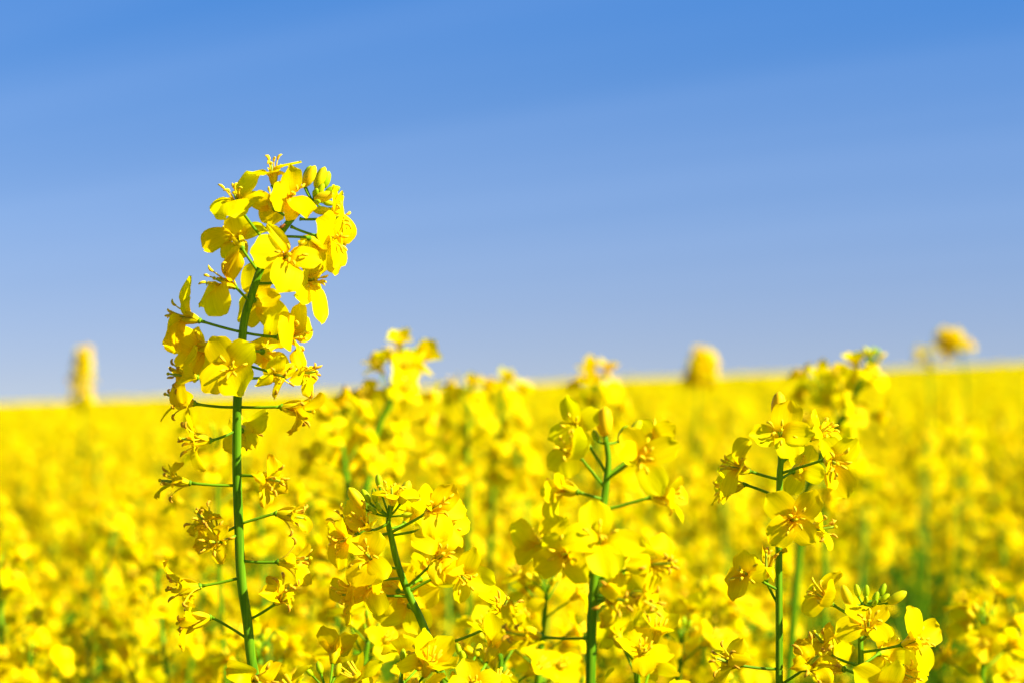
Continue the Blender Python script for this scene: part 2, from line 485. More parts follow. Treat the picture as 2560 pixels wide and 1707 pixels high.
def stem_down(pts, lean=None):
    """continue a stem's visible course down to the soil"""
    p0, p1 = pts[0], pts[1]
    d = (p0 - p1).normalized()
    g = ground_at(p0.x, p0.y)
    H = p0.z - g
    out = []
    for i in range(1, 9):
        t = i / 8
        k = d * (0.10 * (1 - math.exp(-t * 4)))
        out.append(Vector((p0.x + k.x, p0.y + k.y, p0.z - H * t)))
    out[-1].z = ground_at(out[-1].x, out[-1].y) - 0.01
    return list(reversed(out)) + pts

def catmull(pts, n=5):
    out = []
    Q = [pts[0] * 2 - pts[1]] + pts + [pts[-1] * 2 - pts[-2]]
    for i in range(1, len(Q) - 2):
        a, b, c, d = Q[i - 1], Q[i], Q[i + 1], Q[i + 2]
        for k in range(n):
            t = k / n
            out.append(0.5 * ((2 * b) + (c - a) * t + (2 * a - 5 * b + 4 * c - d) * t * t + (3 * b - a - 3 * c + d) * t ** 3))
    out.append(pts[-1])
    return out

def hero_plant(label, D, course, widths, flowers, buds, bud_root, seed, group=None, side=None):
    """course: stem pixels bottom to top; flowers: (cx, cy, dz_mm, axis, petal angle, kind, size, attach_y)"""
    rng = random.Random(seed)
    vis = catmull([P(x, y, D) for x, y in course], 6)
    full = stem_down(vis)
    basep = full[0].copy(); basep.z = ground_at(basep.x, basep.y)
    pl = bpy.data.objects.new('rapeseed_plant', None); COL.objects.link(pl)
    pl.location = basep; pl.empty_display_size = 0.05
    pl['label'] = label; pl['category'] = 'plant'
    if group: pl['group'] = group
    Mi = Matrix.Translation(-basep)
    w0, w1 = widths; sc_ = D / K
    nlow = len(full) - len(vis)
    rad = [w0 * 0.5 * sc_ * (1.5 - 0.5 * i / nlow) for i in range(nlow)] + [sc_ * 0.5 * (w0 + (w1 - w0) * (i / (len(vis) - 1)) ** 1.5) for i in range(len(vis))]
    mb = MB(); mb.tube([Mi @ p for p in full], rad, STM, 20, 0.035)
    link('stem', mb.mesh('stem'), pl)
    lf = MB()
    for k in range(3):
        z = 0.35 + 0.22 * k; pp = min(full, key=lambda q: abs(q.z - basep.z - z)); a = rng.uniform(0, 6.28)
        one = MB(); leaf_into(one, Mi @ pp, Vector((math.cos(a), math.sin(a), 0.7)), rng.uniform(.10, .17), .045, rng)
        link('leaf', one.mesh('leaf'), pl)
    def stem_at(py):
        return min(vis, key=lambda q: abs(pix(q)[1] - py))
    for (cx, cy_, dz, ax, ang, kind, size, ay) in flowers:
        c = P(cx, cy_, D) - FWD * dz * mm
        if isinstance(ay, tuple): at = P(ay[0], ay[1], D)
        elif ay is None: at = None
        else: at = stem_at(ay)
        build_flower(pl, Mi, c, V(ax), ang, kind, size, at, rng)
    root = P(bud_root[0], bud_root[1], D) if bud_root else None
    for (cx, cy_, dz, ax, size, tone) in buds:
        build_bud(pl, Mi, P(cx, cy_, D) - FWD * dz * mm, V(ax), size, root, rng, tone)
    if side: side(pl, Mi, rng)
    return pl

# ================================================================== setting
def setting_ground():
    mb = MB(); rows = []
    ys = [-60, -20, -8, -3, -1, 0, 1, 2, 4, 7, 11, 16, 24, 35, 50, 70, 95, 110, 130, 160, 200, 300, 500, 900, 1600, 3000, 5000]
    for y in ys:
        W = 60 + max(0, y) * 1.2 if y > -1 else 60
        W = max(W, 60)
        rows.append([(W * (k / 14.0 - 1) ** 1, y, ground_z(W * (k / 14.0 - 1), y)) for k in range(29)])
    b = []
    for r in rows: b.append(list(reversed(r)))
    mb.grid(b, 0)
    me = mb.mesh('ground', True); me.materials.clear()
    m, n, l = new_mat('soil')
    tc = n.new('ShaderNodeTexCoord'); no = n.new('ShaderNodeTexNoise'); no.inputs['Scale'].default_value = 6; no.inputs['Detail'].default_value = 8
    l.new(tc.outputs['Object'], no.inputs['Vector'])
    r = n.new('ShaderNodeValToRGB'); r.color_ramp.elements[0].color = (0.05, 0.055, 0.02, 1); r.color_ramp.elements[1].color = (0.12, 0.11, 0.05, 1)
    l.new(no.outputs[0], r.inputs[0])
    p = n.new('ShaderNodeBsdfPrincipled'); p.inputs['Roughness'].default_value = 0.9; l.new(r.outputs[0], p.inputs['Base Color'])
    bp = n.new('ShaderNodeBump'); bp.inputs['Distance'].default_value = 0.03; l.new(no.outputs[0], bp.inputs['Height']); l.new(bp.outputs[0], p.inputs['Normal'])
    o = n.new('ShaderNodeOutputMaterial'); l.new(p.outputs[0], o.inputs[0])
    me.materials.append(m)
    g = link('ground', me); g['kind'] = 'structure'; g['label'] = 'bare soil under the rapeseed crop'
setting_ground()

# ------------------------------------------------------------------ joined flowers for plants out of focus
def joined_flower(rng, lod, kind='open'):
    mb = MB()
    rr = {'open': (60, 92), 'half': (28, 50), 'wilt': (50, 115)}[kind]
    wl_ = 0.5 if kind == 'wilt' else 0
    if kind == 'open' and rng.random() < 0.5: wl_ = 0.14
    wid = rng.uniform(2.4, 3.2) if wl_ > .3 else rng.uniform(3.5, 4.4); ln = rng.uniform(11, 13) if wl_ > .3 else rng.uniform(12.8, 14.6)
    if lod == 1:
        for k in range(4):
            mb.add(petal_mb(rng, rng.uniform(*rr), wid, ln, wl_, 6, 5), Matrix.Rotation(k * PI / 2 + rng.uniform(-.2, .2), 4, 'Z'))
        mb.tube([(0, 0, 0), (0, 0, 3 * mm), (0, 0, 6.2 * mm)], [0.9 * mm, 1.7 * mm, 1.9 * mm], SEP, 6)
        for k in range(6):
            a = k * PI / 3 + .3; ca, sa = math.cos(a), math.sin(a)
            mb.tube([(0.6 * ca * mm, .6 * sa * mm, 4 * mm), (2.2 * ca * mm, 2.2 * sa * mm, 9.4 * mm)], [0.2 * mm, 0.45 * mm], ANT, 3)
    else:
        for k in range(4):
            T = Matrix.Rotation(k * PI / 2 + rng.uniform(-.3, .3), 4, 'Z')
            th = R(rng.uniform(*rr)); w = wid * 0.9
            c, s = math.cos(th), math.sin(th)
            pts = [(1, 0, 3), (1.4 + 4.5 * s, -w, 5 + 4.5 * c), (1.4 + 9 * s, -w * .55, 5 + 9 * c), (1.4 + 9 * s, w * .55, 5 + 9 * c), (1.4 + 4.5 * s, w, 5 + 4.5 * c)]
            b = len(mb.v)
            for p in pts:
                mb.v.append(tuple(T @ Vector([q * mm for q in p]))); mb.uv.append((0.8, 0.5))
            mb.f.append((b, b + 1, b + 2, b + 3, b + 4)); mb.m.append(WLT if wl_ > .3 else (FAD if wl_ else PET))
        mb.tube([(0, 0, 0), (0, 0, 6 * mm)], [0.9 * mm, 1.6 * mm], SEP, 4)
    return mb

rngL = random.Random(5)
FL = {lod: {k: [joined_flower(rngL, lod, k) for _ in range(9 if lod == 1 else 6)] for k in ('open', 'half', 'wilt')} for lod in (1, 2)}
BUDMB = {1: [bud_mb(5.0, 1.4, BUD, 6), bud_mb(3.8, 1.1, BDG, 6)], 2: [bud_mb(5.0, 1.5, BUD, 4)]}
FLMESH = {k: [m.mesh('flower') for m in v] for k, v in FL[1].items()}
BUDMESH = [m.mesh('flower_bud') for m in BUDMB[1]]

def zmat(p, z, roll, s=1.0):
    z = z.normalized(); x = z.orthogonal().normalized()
    x = (Matrix.Rotation(roll, 3, z) @ x); y = z.cross(x)
    M = Matrix.Identity(4)
    for i in range(3): M[i][0] = x[i] * s; M[i][1] = y[i] * s; M[i][2] = z[i] * s; M[i][3] = p[i]
    return M

def raceme(axis_pts, rng, n=20, nb=9, dense=1.0, top_gap=3.0, wilting=True, spread=1.0):
    """placements of flowers and buds along the upper end of a stem (axis_pts bottom to top)."""
    seg = []; tot = 0
    for a, b in zip(axis_pts[:-1], axis_pts[1:]): seg.append((a, b, (b - a).length)); tot += (b - a).length
    def at(s):                      # s measured down from the tip
        r = s
        for a, b, L in reversed(seg):
            if r <= L: return b + (a - b) * (r / L), (b - a).normalized()
            r -= L
        return seg[0][0], (seg[0][1] - seg[0][0]).normalized()
    out = []; ga = rng.uniform(0, 6.28)
    for i in range(n):
        u = (i + 0.5) / n
        s = (top_gap + 70 * u ** 1.25 * dense + rng.uniform(-1.5, 1.5)) * mm
        if s > tot * 0.95: break
        p, t = at(s)
        ga += 2.399 + rng.uniform(-.3, .3)
        side = Matrix.Rotation(ga, 3, t) @ t.orthogonal().normalized()
        el = R(34 + 44 * u ** 0.6 + rng.uniform(-9, 9))
        d = t * math.cos(el) + side * math.sin(el)
        L = (9 + 9 * u ** 0.5) * mm * rng.uniform(0.85, 1.15) * spread * (1 if spread == 1 else rng.uniform(.5, 1.1))
        base = p + d * L + Vector((0, 0, 1)) * L * 0.1
        fa = (d * 1.0 + Vector((0, 0, rng.uniform(-.35, .35))) + Vector((rng.uniform(-.3, .3), rng.uniform(-.3, .3), 0))).normalized()
        kind = 'half' if u < 0.08 else ('wilt' if wilting and u > 0.84 and rng.random() < .6 else 'open')
        out.append(('f', kind, p, base, fa, rng.uniform(0, 6.28), rng.uniform(0.9, 1.08)))
    for i in range(nb):
        p, t = at(rng.uniform(0, 2.5) * mm); ga += 2.399
        side = Matrix.Rotation(ga, 3, t) @ t.orthogonal().normalized()
        el = R(12 + 46 * (i / nb)); d = t * math.cos(el) + side * math.sin(el)
        L = rng.uniform(4.5, 8.5) * mm
        out.append(('b', 0 if i > nb * 0.4 else 1, p, p + d * L, d, rng.uniform(0, 6.28), rng.uniform(0.8, 1.05)))
    return out

def joined_raceme(pl, lod):
    mb = MB()
    for k, kind, a, b, fa, roll, s in pl:
        if k == 'f':
            mb.add(rngL.choice(FL[lod][kind]), zmat(b, fa, roll, s))
        else:
            mb.add(BUDMB[lod][min(kind, len(BUDMB[lod]) - 1)], zmat(b, fa, roll, s))
        if lod == 1 or k == 'f':
            L = (b - a).length
            if lod == 1: mb.tube([a, (a + b) / 2 - fa * L * 0.08, b], 0.42 * mm, STK, 4)
            else: mb.tube([a, b], 0.45 * mm, STK, 3)
    return mb

def plant_axes(rng, H, lean=0.05, nbr=3):
    """main axis and side branches (local, base at origin, top at height H)"""
    ax = []; la = rng.uniform(0, 6.28); lx, ly = math.cos(la) * lean, math.sin(la) * lean
    bend = rng.uniform(-.03, .06)
    for i in range(9):
        t = i / 8
        ax.append(Vector((lx * t * t + bend * max(0, t - .85) * 3 * lx / max(lean, 1e-4), ly * t * t, H * t)))
    br = []
    a0 = rng.uniform(0, 6.28)
    for k in range(nbr):
        t = rng.uniform(0.62, 0.86); i = int(t * 8); p = ax[i].lerp(ax[i + 1], t * 8 - i)
        a = a0 + k * 2.4; L = (H - p.z) * rng.uniform(0.72, 1.02)
        out = rng.uniform(0.05, 0.11)
        q = []
        for j in range(6):
            u = j / 5
            q.append(p + Vector((math.cos(a) * out * u ** 0.6, math.sin(a) * out * u ** 0.6, L * u)))
        br.append(q)
    return ax, br

def fine_tip(pts):
    """more points near the tip so the raceme follows the curve"""
    return pts

def plant_variant(seed, lod, H=1.2, nbr=3, nf=20):
    rng = random.Random(seed)
    ax, br = plant_axes(rng, H, rng.uniform(0.0, .07), nbr)
    st = MB(); n = 8 if lod == 1 else 4
    st.tube(ax, [4.5 * mm * (1 - .72 * i / 8) for i in range(9)], STM, n)
    for q in br: st.tube(q, [1.9 * mm * (1 - .4 * i / 5) for i in range(6)], STM, max(4, n - 2))
    for k in range(7):
        t = 0.15 + 0.085 * k; p = ax[int(t * 8)].lerp(ax[int(t * 8) + 1], t * 8 % 1); a = rng.uniform(0, 6.28)
        leaf_into(st, p, Vector((math.cos(a), math.sin(a), .8)), rng.uniform(.08, .2), rng.uniform(.025, .055), rng, 4)
    rac = [joined_raceme(raceme(ax, rng, nf, 8 if lod == 1 else 3, rng.uniform(.9, 1.5)), lod)]
    for q in br: rac.append(joined_raceme(raceme(q, rng, int(nf * .75), 7 if lod == 1 else 2, rng.uniform(.7, 1.2)), lod))
    return st, rac

# ================================================================== sharp plants
def stuff_side(pl, Mi, rng): pass

hero_flowers = [
    (684, 424, 4, (-0.05, 1, 0.22), [(185, .1, 0.9, 1), (-8, .3, 1.0, 1), (90, -1, .9, 1), (-90, 1, 1.0, 1)], 'open', 0.93, 540),
    (598, 496, 8, (-0.20, 0.66, 0.70), [(-136, .3, 1.0, .9), (-86, .6, 1.12, 1.08), (-25, .3, 1.05, 1), (40, 0, 1.0, 1)], 'open', 1.04, (676, 617)),
    (590, 588, -2, (-0.30, 0.60, -0.55), [(196, 0, 1.12, 1), (18, 0, 1.0, 1), (-92, -.4, 1.1, 1.0), (100, 1, .95, 1)], 'open', 1.01, (643, 675)),
    (740, 498, 14, (0.52, 0.16, 0.80), [(106, 0, 1.02, 0.95), (190, 0.2, 1.15, 1.1), (-140, -.8, .9, .8), (-70, .4, 1.12, .95)], 'open', 1.01, (740, 530)),
    (672, 500, -12, (-0.2, 0.4, -0.75), [(40, 0, .9, .9), (150, 0, .9, .9), (-80, 0, 1.1, 1), (-20, 0, 1, .9)], 'open', 0.93, (730, 545)),
    (848, 548, 4, (0.94, 0.02, 0.32), [(85, .3, 0.92, 1.15), (84, -1, 1.0, 1), (-88, .9, 1.1, 1), (-80, -.5, 1.1, 1)], 'open', 0.99, (750, 548)),
    (833, 598, 8, (0.72, -0.12, 0.60), [(150, .3, 1.15, 1.15), (-42, .4, 1.1, .8), (-107, .3, 1.25, 1.05), (75, -.6, 1.0, .9)], 'open', 1.01, (728, 567)),
    (786, 612, -14, (0.35, -0.35, -0.6), [(30, 0, 1, 1), (150, 0, 1, 1), (-70, 0, 1.15, 1), (-120, 0, 1.1, 1)], 'open', 0.93, (707, 592)),
    (737, 645, 20, (0.32, 0.16, 0.9), [(178, .1, 1.15, 1.2), (-112, .2, 1.25, 1.05), (128, 0, 1.1, .38), (-18, -.3, 1.0, .9)], 'open', 1.06, (690, 640)),
    (780, 702, 4, (0.90, 0.05, 0.36), [(72, -.2, 1.1, 1), (205, 1.2, 1.15, 1.1), (-84, 0, 1.25, .9), (-100, -.8, 1.0, 1)], 'open', 1.02, 712),
    (560, 702, 12, (-0.66, 0.32, 0.62), [(-72, .5, 1.25, 1.1), (52, 0, 1.05, .95), (8, -.6, 1.0, .9), (-150, 0, 1.0, .9)], 'open', 1.06, 752),
    (630, 752, -16, (0.1, -0.05, -1), [(88, 0, 1.15, 1.1), (-148, 0, 1.2, 1), (-48, 0, 1.2, 1), (10, 0, .8, .8)], 'open', 1.04, 770),
    (452, 792, -2, (-0.93, 0.20, -0.20), [(48, -.3, 1.25, 1.2), (-78, 0, 1.15, 1.05), (-95, 1, 1.15, 1.1), (90, 1, .8, .7)], 'open', 1.03, 835),
    (489, 872, -7, (-0.82, -0.08, -0.45), [(66, -.1, 1.0, .9), (-36, -.6, 1.3, 1.15), (160, .4, 1.0, 1), (-120, .8, 1.1, 1)], 'open', 1.00, 885),
    (452, 938, 4, (-0.92, 0.10, 0.30), 75, 'fade', 0.99, 934),
    (436, 995, -3, (-0.95, 0.28, 0.05), 60, 'fade', 1.03, 1017),
    (486, 1096, 8, (-0.85, 0.05, 0.42), 70, 'fade', 1.06, 1082),
    (599, 920, 20, (0.0, 0.06, 1), [(122, 0, 1.05, 1.05), (42, 0, 1.1, 1.05), (-62, 0, 1.18, 1.12), (-135, 0, 1.1, 1.0)], 'open', 1.06, 925),
    (742, 845, 4, (0.90, -0.04, 0.38), [(152, 1.1, 1.2, 1.25), (112, -.2, 1.15, .95), (165, -.8, 1.1, 1), (-104, .3, 1.1, 1)], 'open', 1.05, 834),
    (660, 876, -15, (0.25, 0.05, -0.95), [(75, 0, 1.15, 1.1), (150, 0, 1, 1), (-70, 0, 1.15, 1.05), (-160, 0, 1, 1)], 'open', 1.04, 878),
    (712, 938, 14, (0.62, -0.22, 0.72), 100, 'fade', 0.90, 912),
    (770, 930, -2, (0.72, 0.12, 0.5), -80, 'fade', 0.95, 945),
    (757, 1022, 4, (0.92, -0.10, 0.25), -100, 'wilt', 1.13, 1004),
    (596, 1078, -16, (0.05, 0.02, -1), 45, 'fade', 0.97, 1080),
    (430, 1200, 2, (-0.95, 0.12, 0.10), -110, 'wilt', 0.99, 1220),
    (690, 1196, 8, (0.72, -0.15, 0.62), 80, 'wilt', 1.10, 1175),
    (738, 1288, 2, (0.95, -0.12, 0.22), -100, 'wilt', 1.03, 1312),
    (513, 1296, 3, (-0.5, 0.62, 0.35), 170, 'wilt', 1.03, 1318),
    (546, 1344, 12, (-0.18, 0.1, 0.9), -60, 'wilt', 1.06, 1322),
    (748, 1398, 2, (0.92, 0.10, 0.22), 95, 'wilt', 1.13, 1399),
    (716, 1474, 4, (0.35, 0.45, 0.5), -90, 'wilt', 1.13, 1551),
    (450, 1470, 2, (-0.92, -0.12, 0.12), 85, 'wilt', 1.10, 1442),
    (474, 1553, 0, (-0.85, -0.16, 0.30), 100, 'wilt', 1.10, 1592),
    (657, 1690, 14, (0.25, -0.05, 0.95), 60, 'wilt', 1.18, 1690),
]
hero_buds = [
    (772, 424, -3, (0.28, 1, 0.0), 1.65, 'green'), (780, 441, 6, (0.50, 0.85, 0.2), 1.4, 'yellow'), (801, 444, 0, (0.42, 0.9, 0.1), 1.22, 'yellow'),
    (818, 437, -2, (0.35, 0.9, 0.0), 1.52, 'green'), (808, 468, 3, (0.45, 0.8, 0.3), 1.16, 'green'), (842, 472, 0, (0.92, 0.35, 0.1), 1.34, 'green'),
    (818, 494, 6, (0.95, 0.22, 0.3), 1.28, 'yellow'), (808, 528, 2, (0.98, -0.08, 0.1), 0.98, 'yellow'), (828, 508, -4, (0.95, -0.15, -0.1), 0.98, 'green'),
    (794, 482, 6, (0.3, 0.5, 0.7), 0.85, 'green'), (800, 509, 8, (0.6, 0.1, 0.8), 0.79, 'green'), (832, 527, -3, (0.96, -0.22, -0.1), 0.85, 'green'),
]
def hero_side(pl, Mi, rng):
    # small brown bloom insect where the flower stalks leave the stem
    c = P(706, 567, FOC - 0.0035)
    mb = MB()
    mb.tube([Mi @ (c + RIGHT * x * mm + UP * y * mm) for x, y in ((-1.0, -.6), (-.4, -.2), (.2, .2), (.8, .8))], [0.2 * mm, 0.5 * mm, .45 * mm, .2 * mm], INS, 6)
    for sx, sy in ((-2.2, .6), (-1.6, -1.0), (.9, -.8), (-.4, 1.2), (1.4, .2), (-2.4, -.2)):
        mb.tube([Mi @ c, Mi @ (c + RIGHT * sx * .6 * mm + UP * (sy + .5) * .6 * mm + -FWD * .4 * mm), Mi @ (c + RIGHT * sx * mm + UP * sy * mm)], 0.07 * mm, INS, 3)
    o = link('spider', mb.mesh('spider'), None, Mi.inverted())
    o.location = c; o.data.transform(Matrix.Translation(-(Mi @ c)))
    o['label'] = 'tiny brown spider clinging near the top of the tall sharp stem'; o['category'] = 'spider'

hero_plant('tall sharp rapeseed stem rising high into the sky and bending right at its tip', FOC,
           [(642, 1710), (628, 1644), (618, 1550), (603, 1442), (597, 1310), (592, 1160), (594, 991), (604, 870), (611, 800), (627, 745), (652, 672), (684, 612), (715, 565), (748, 528), (784, 503)],
           (25, 15), hero_flowers, hero_buds, (784, 505), 1, side=hero_side)

hero_plant('leaning rapeseed plant right of the tall stem, buds and flowers crowding its top', 0.735,
           [(1112, 1712), (1092, 1648), (1050, 1543), (1020, 1479), (994, 1408), (979, 1345), (971, 1307), (976, 1262)], (21, 11), [
    (982, 1222, 6, (-0.02, 1, 0.35), -95, 'open', 0.87, 1300),
    (1095, 1262, 8, (0.55, 0.35, 0.72), 175, 'open', 1.03, 1330),
    (1120, 1310, 2, (0.75, 0.15, 0.45), -60, 'open', 0.95, 1340),
    (860, 1302, -4, (-0.62, 0.70, -0.25), 60, 'open', 1.00, 1330),
    (862, 1345, 8, (-0.55, -0.10, 0.55), -110, 'open', 0.95, 1310),
    (926, 1372, 18, (-0.25, 0.42, 0.85), -40, 'open', 1.06, 1425),
    (1108, 1378, 12, (0.30, 0.28, 0.88), -115, 'open', 1.01, 1470),
    (1160, 1436, 8, (0.42, -0.28, 0.65), -100, 'open', 1.00, 1482),
    (868, 1480, 4, (-0.88, 0.05, 0.35), -100, 'open', 1.03, 1488),
    (1024, 1522, -16, (0.05, 0.0, -1), -70, 'open', 1.09, 1545),
    (972, 1478, -12, (-0.4, 0.1, -0.8), 130, 'open', 1.00, 1480),
    (1068, 1450, -15, (0.4, 0.1, -0.8), -20, 'open', 1.00, 1470),
    (1258, 1512, 4, (0.30, 0.75, 0.45), -75, 'fade', 1.09, 1618),
    (930, 1455, 10, (-0.4, -0.2, 0.8), -80, 'open', 0.97, 1440),
    (1030, 1280, -8, (0.4, 0.6, -0.4), 30, 'open', 0.90, 1320),
    (908, 1300, 4, (-0.35, 0.5, 0.6), 20, 'half', 0.90, 1310)],
    [(893, 1243, 4, (-0.55, 0.8, 0.2), 1.45, 'yellow'), (912, 1234, 0, (-0.5, 0.85, 0), 1.1, 'green'), (945, 1197, -3, (-0.15, 1, 0), 1.0, 'green'),
     (937, 1230, 2, (-0.12, 1, 0.1), 1.0, 'green'), (946, 1258, 4, (-0.3, 0.9, 0.4), 0.9, 'green'), (1013, 1228, 3, (0.35, 0.9, 0.1), 1.35, 'yellow'),
     (928, 1268, 3, (-0.6, 0.6, 0.3), 0.9, 'green'), (1022, 1284, 3, (0.9, 0.1, 0.3), 0.8, 'green')], (974, 1290), 2)

hero_plant('slightly soft rapeseed plant near the middle topped by one tall orange bud', 0.645,
           [(1476, 1712), (1479, 1570), (1486, 1446), (1498, 1340), (1505, 1286), (1515, 1209), (1521, 1147), (1513, 1090)], (25, 12), [
    (1436, 1070, 2, (-0.25, 0.05, 0.85), 110, 'open', 0.82, 1190),
    (1412, 1122, 6, (-0.55, 0.25, 0.5), -60, 'open', 0.87, 1225),
    (1598, 1140, 12, (0.22, 0.05, 1.0), -72, 'open', 1.03, 1200),
    (1636, 1096, -8, (0.35, 0.30, -0.6), 40, 'open', 0.87, 1190),
    (1400, 1222, 0, (-0.62, 0.08, -0.3), -70, 'open', 0.93, 1245),
    (1672, 1240, 2, (0.92, 0.05, 0.30), -95, 'half', 0.87, 1280),
    (1492, 1335, 20, (0.05, 0.42, 0.9), -92, 'open', 1.09, 1420),
    (1343, 1360, -6, (-0.45, 0.12, -0.62), 60, 'open', 1.06, 1444),
    (1410, 1380, 6, (-0.3, 0.0, 0.7), 30, 'open', 0.95, 1440),
    (1650, 1400, 8, (0.55, 0.10, 0.60), -110, 'fade', 1.09, 1447),
    (1545, 1490, 10, (0.35, 0.0, 0.8), 60, 'wilt', 1.09, 1492),
    (1618, 1502, 4, (0.6, -0.25, 0.5), -100, 'fade', 1.00, 1500),
    (1576, 1430, -12, (0.3, 0.1, -0.8), 30, 'open', 1.00, 1446),
    (1292, 1582, 2, (-0.85, 0.15, 0.35), 70, 'wilt', 1.23, 1600)],
    [(1511, 1050, 2, (0.03, 1, 0.1), 1.45, 'orange'), (1485, 1080, 0, (-0.35, 0.9, 0), 0.9, 'green'), (1562, 1078, -2, (0.45, 0.85, 0), 1.1, 'green'), (1592, 1070, -4, (0.55, 0.8, 0), 1.1, 'yellow')],
    (1514, 1108), 3)

hero_plant('sharp rapeseed plant with one round orange bud on top of a long straight stem', 0.722,
           [(1948, 1712), (1948, 1580), (1947, 1365), (1949, 1198), (1952, 1151), (1948, 1100), (1944, 1050)], (18, 11), [
    (1943, 1076, 10, (-0.02, 0.50, 0.85), -88, 'open', 1.01, 1150),
    (2060, 1074, 0, (0.60, 0.42, 0.25), 120, 'open', 0.93, 1160),
    (2072, 1152, 14, (0.30, -0.12, 0.92), 140, 'open', 1.16, 1182),
    (1834, 1166, 2, (-0.80, 0.22, 0.35), -105, 'open', 0.93, 1201),
    (1822, 1222, -4, (-0.90, -0.20, 0.05), -120, 'half', 0.90, 1253),
    (1968, 1285, 20, (0.10, 0.12, 1), -128, 'open', 1.08, 1270),
    (2060, 1320, 2, (0.85, 0.12, 0.30), 100, 'fade', 1.00, 1345),
    (1856, 1426, 10, (-0.42, 0.16, 0.82), 95, 'open', 0.97, 1461),
    (1912, 1402, 2, (-0.05, 0.8, 0.3), 60, 'wilt', 1.00, 1497),
    (1806, 1642, 6, (-0.72, 0.30, 0.50), -85, 'fade', 1.04, 1680),
    (2028, 1640, 8, (0.25, 0.40, 0.75), 100, 'wilt', 1.28, 1704),
    (2010, 1180, -10, (0.4, 0.0, -0.7), -30, 'open', 0.95, 1200)],
    [(1943, 1010, 4, (0.02, 1, 0.1), 1.5, 'orange'), (1960, 1060, -5, (0.3, 0.9, 0), 0.7, 'green')], (1947, 1075), 4)

hero_plant('short sharp rapeseed plant at bottom right with a fan of green buds on top', 0.725,
           [(2152, 1712), (2152, 1640), (2151, 1580), (2154, 1520)], (15, 11), [
    (2160, 1548, 10, (-0.02, 0.62, 0.72), -140, 'open', 1.01, 1600),
    (2046, 1482, 4, (-0.70, 0.55, 0.42), -120, 'open', 0.95, 1550),
    (2284, 1592, 8, (0.60, 0.25, 0.55), 130, 'open', 1.03, 1632),
    (2266, 1682, 6, (0.50, -0.1, 0.5), -100, 'open', 0.95, 1670),
    (2188, 1700, 16, (0.1, -0.1, 0.95), 60, 'open', 1.04, 1700),
    (2046, 1596, 4, (-0.50, 0.65, 0.30), 100, 'wilt', 1.04, 1658),
    (2080, 1668, -8, (-0.5, 0.1, -0.6), 100, 'open', 1.14, 1690),
    (2230, 1640, -12, (0.4, 0.0, -0.7), -70, 'open', 1.00, 1660)],
    [(2113, 1483, 2, (-0.35, 0.9, 0.1), 1.35, 'yellow'), (2142, 1470, 0, (-0.2, 1, 0), 0.9, 'green'), (2166, 1472, 0, (0.05, 1, 0.1), 0.95, 'green'),
     (2190, 1482, 2, (0.35, 0.9, 0.1), 1.0, 'green'), (2211, 1470, -2, (0.4, 0.9, 0), 0.95, 'green'), (2216, 1486, 2, (0.7, 0.6, 0.1), 0.95, 'green'),
     (2242, 1488, 3, (0.8, 0.55, 0.2), 1.3, 'yellow'), (2158, 1490, 6, (0.0, 0.8, 0.6), 0.7, 'green'), (2182, 1498, 6, (0.3, 0.6, 0.6), 0.7, 'green')],
    (2156, 1508), 5)

# ------------------------------------------------------------------ plants given by stem course but dressed by rule
def soft_plant(label, D, course, width, seed, nf=18, nb=8, dense=1.0, parts=True, group=None, wilting=True, top_gap=3.0, spread=1.0):
    rng = random.Random(seed)
    vis = catmull([P(x, y, D) for x, y in course], 5)
    full = stem_down(vis)
    basep = full[0].copy(); basep.z = ground_at(basep.x, basep.y)
    pl = bpy.data.objects.new('rapeseed_plant', None); COL.objects.link(pl)
    pl.location = basep; pl['label'] = label; pl['category'] = 'plant'
    if group: pl['group'] = group
    Mi = Matrix.Translation(-basep)
    loc = [Mi @ p for p in full]; n = len(loc)
    mb = MB(); w = width * 0.5 * mm
    mb.tube(loc, [w * (1.5 - 0.9 * i / n) for i in range(n)], STM, 8)
    link('stem', mb.mesh('stem'), pl)
    pls = raceme(loc, rng, nf, nb, dense, top_gap, wilting, spread)
    for k, kind, a, b, fa, roll, s in pls:
        st = MB(); M = zmat(b, fa, roll, s)
        Ml = M.inverted()
        st.tube([Ml @ a, Ml @ ((a + b) / 2 - fa * (b - a).length * .12), Ml @ b], 0.42 * mm, STK, 5)
        if k == 'f':
            f = link('flower', rng.choice(FLMESH[kind]), pl, M)
            link('flower_stalk', st.mesh('flower_stalk'), f)
        else:
            f = link('flower_bud', BUDMESH[kind], pl, M)
            link('bud_stalk', st.mesh('bud_stalk'), f)
    for k in range(2):
        one = MB(); a = rng.uniform(0, 6.28)
        leaf_into(one, loc[3 + k], Vector((math.cos(a), math.sin(a), .7)), .14, .04, rng); link('leaf', one.mesh('leaf'), pl)
    return pl

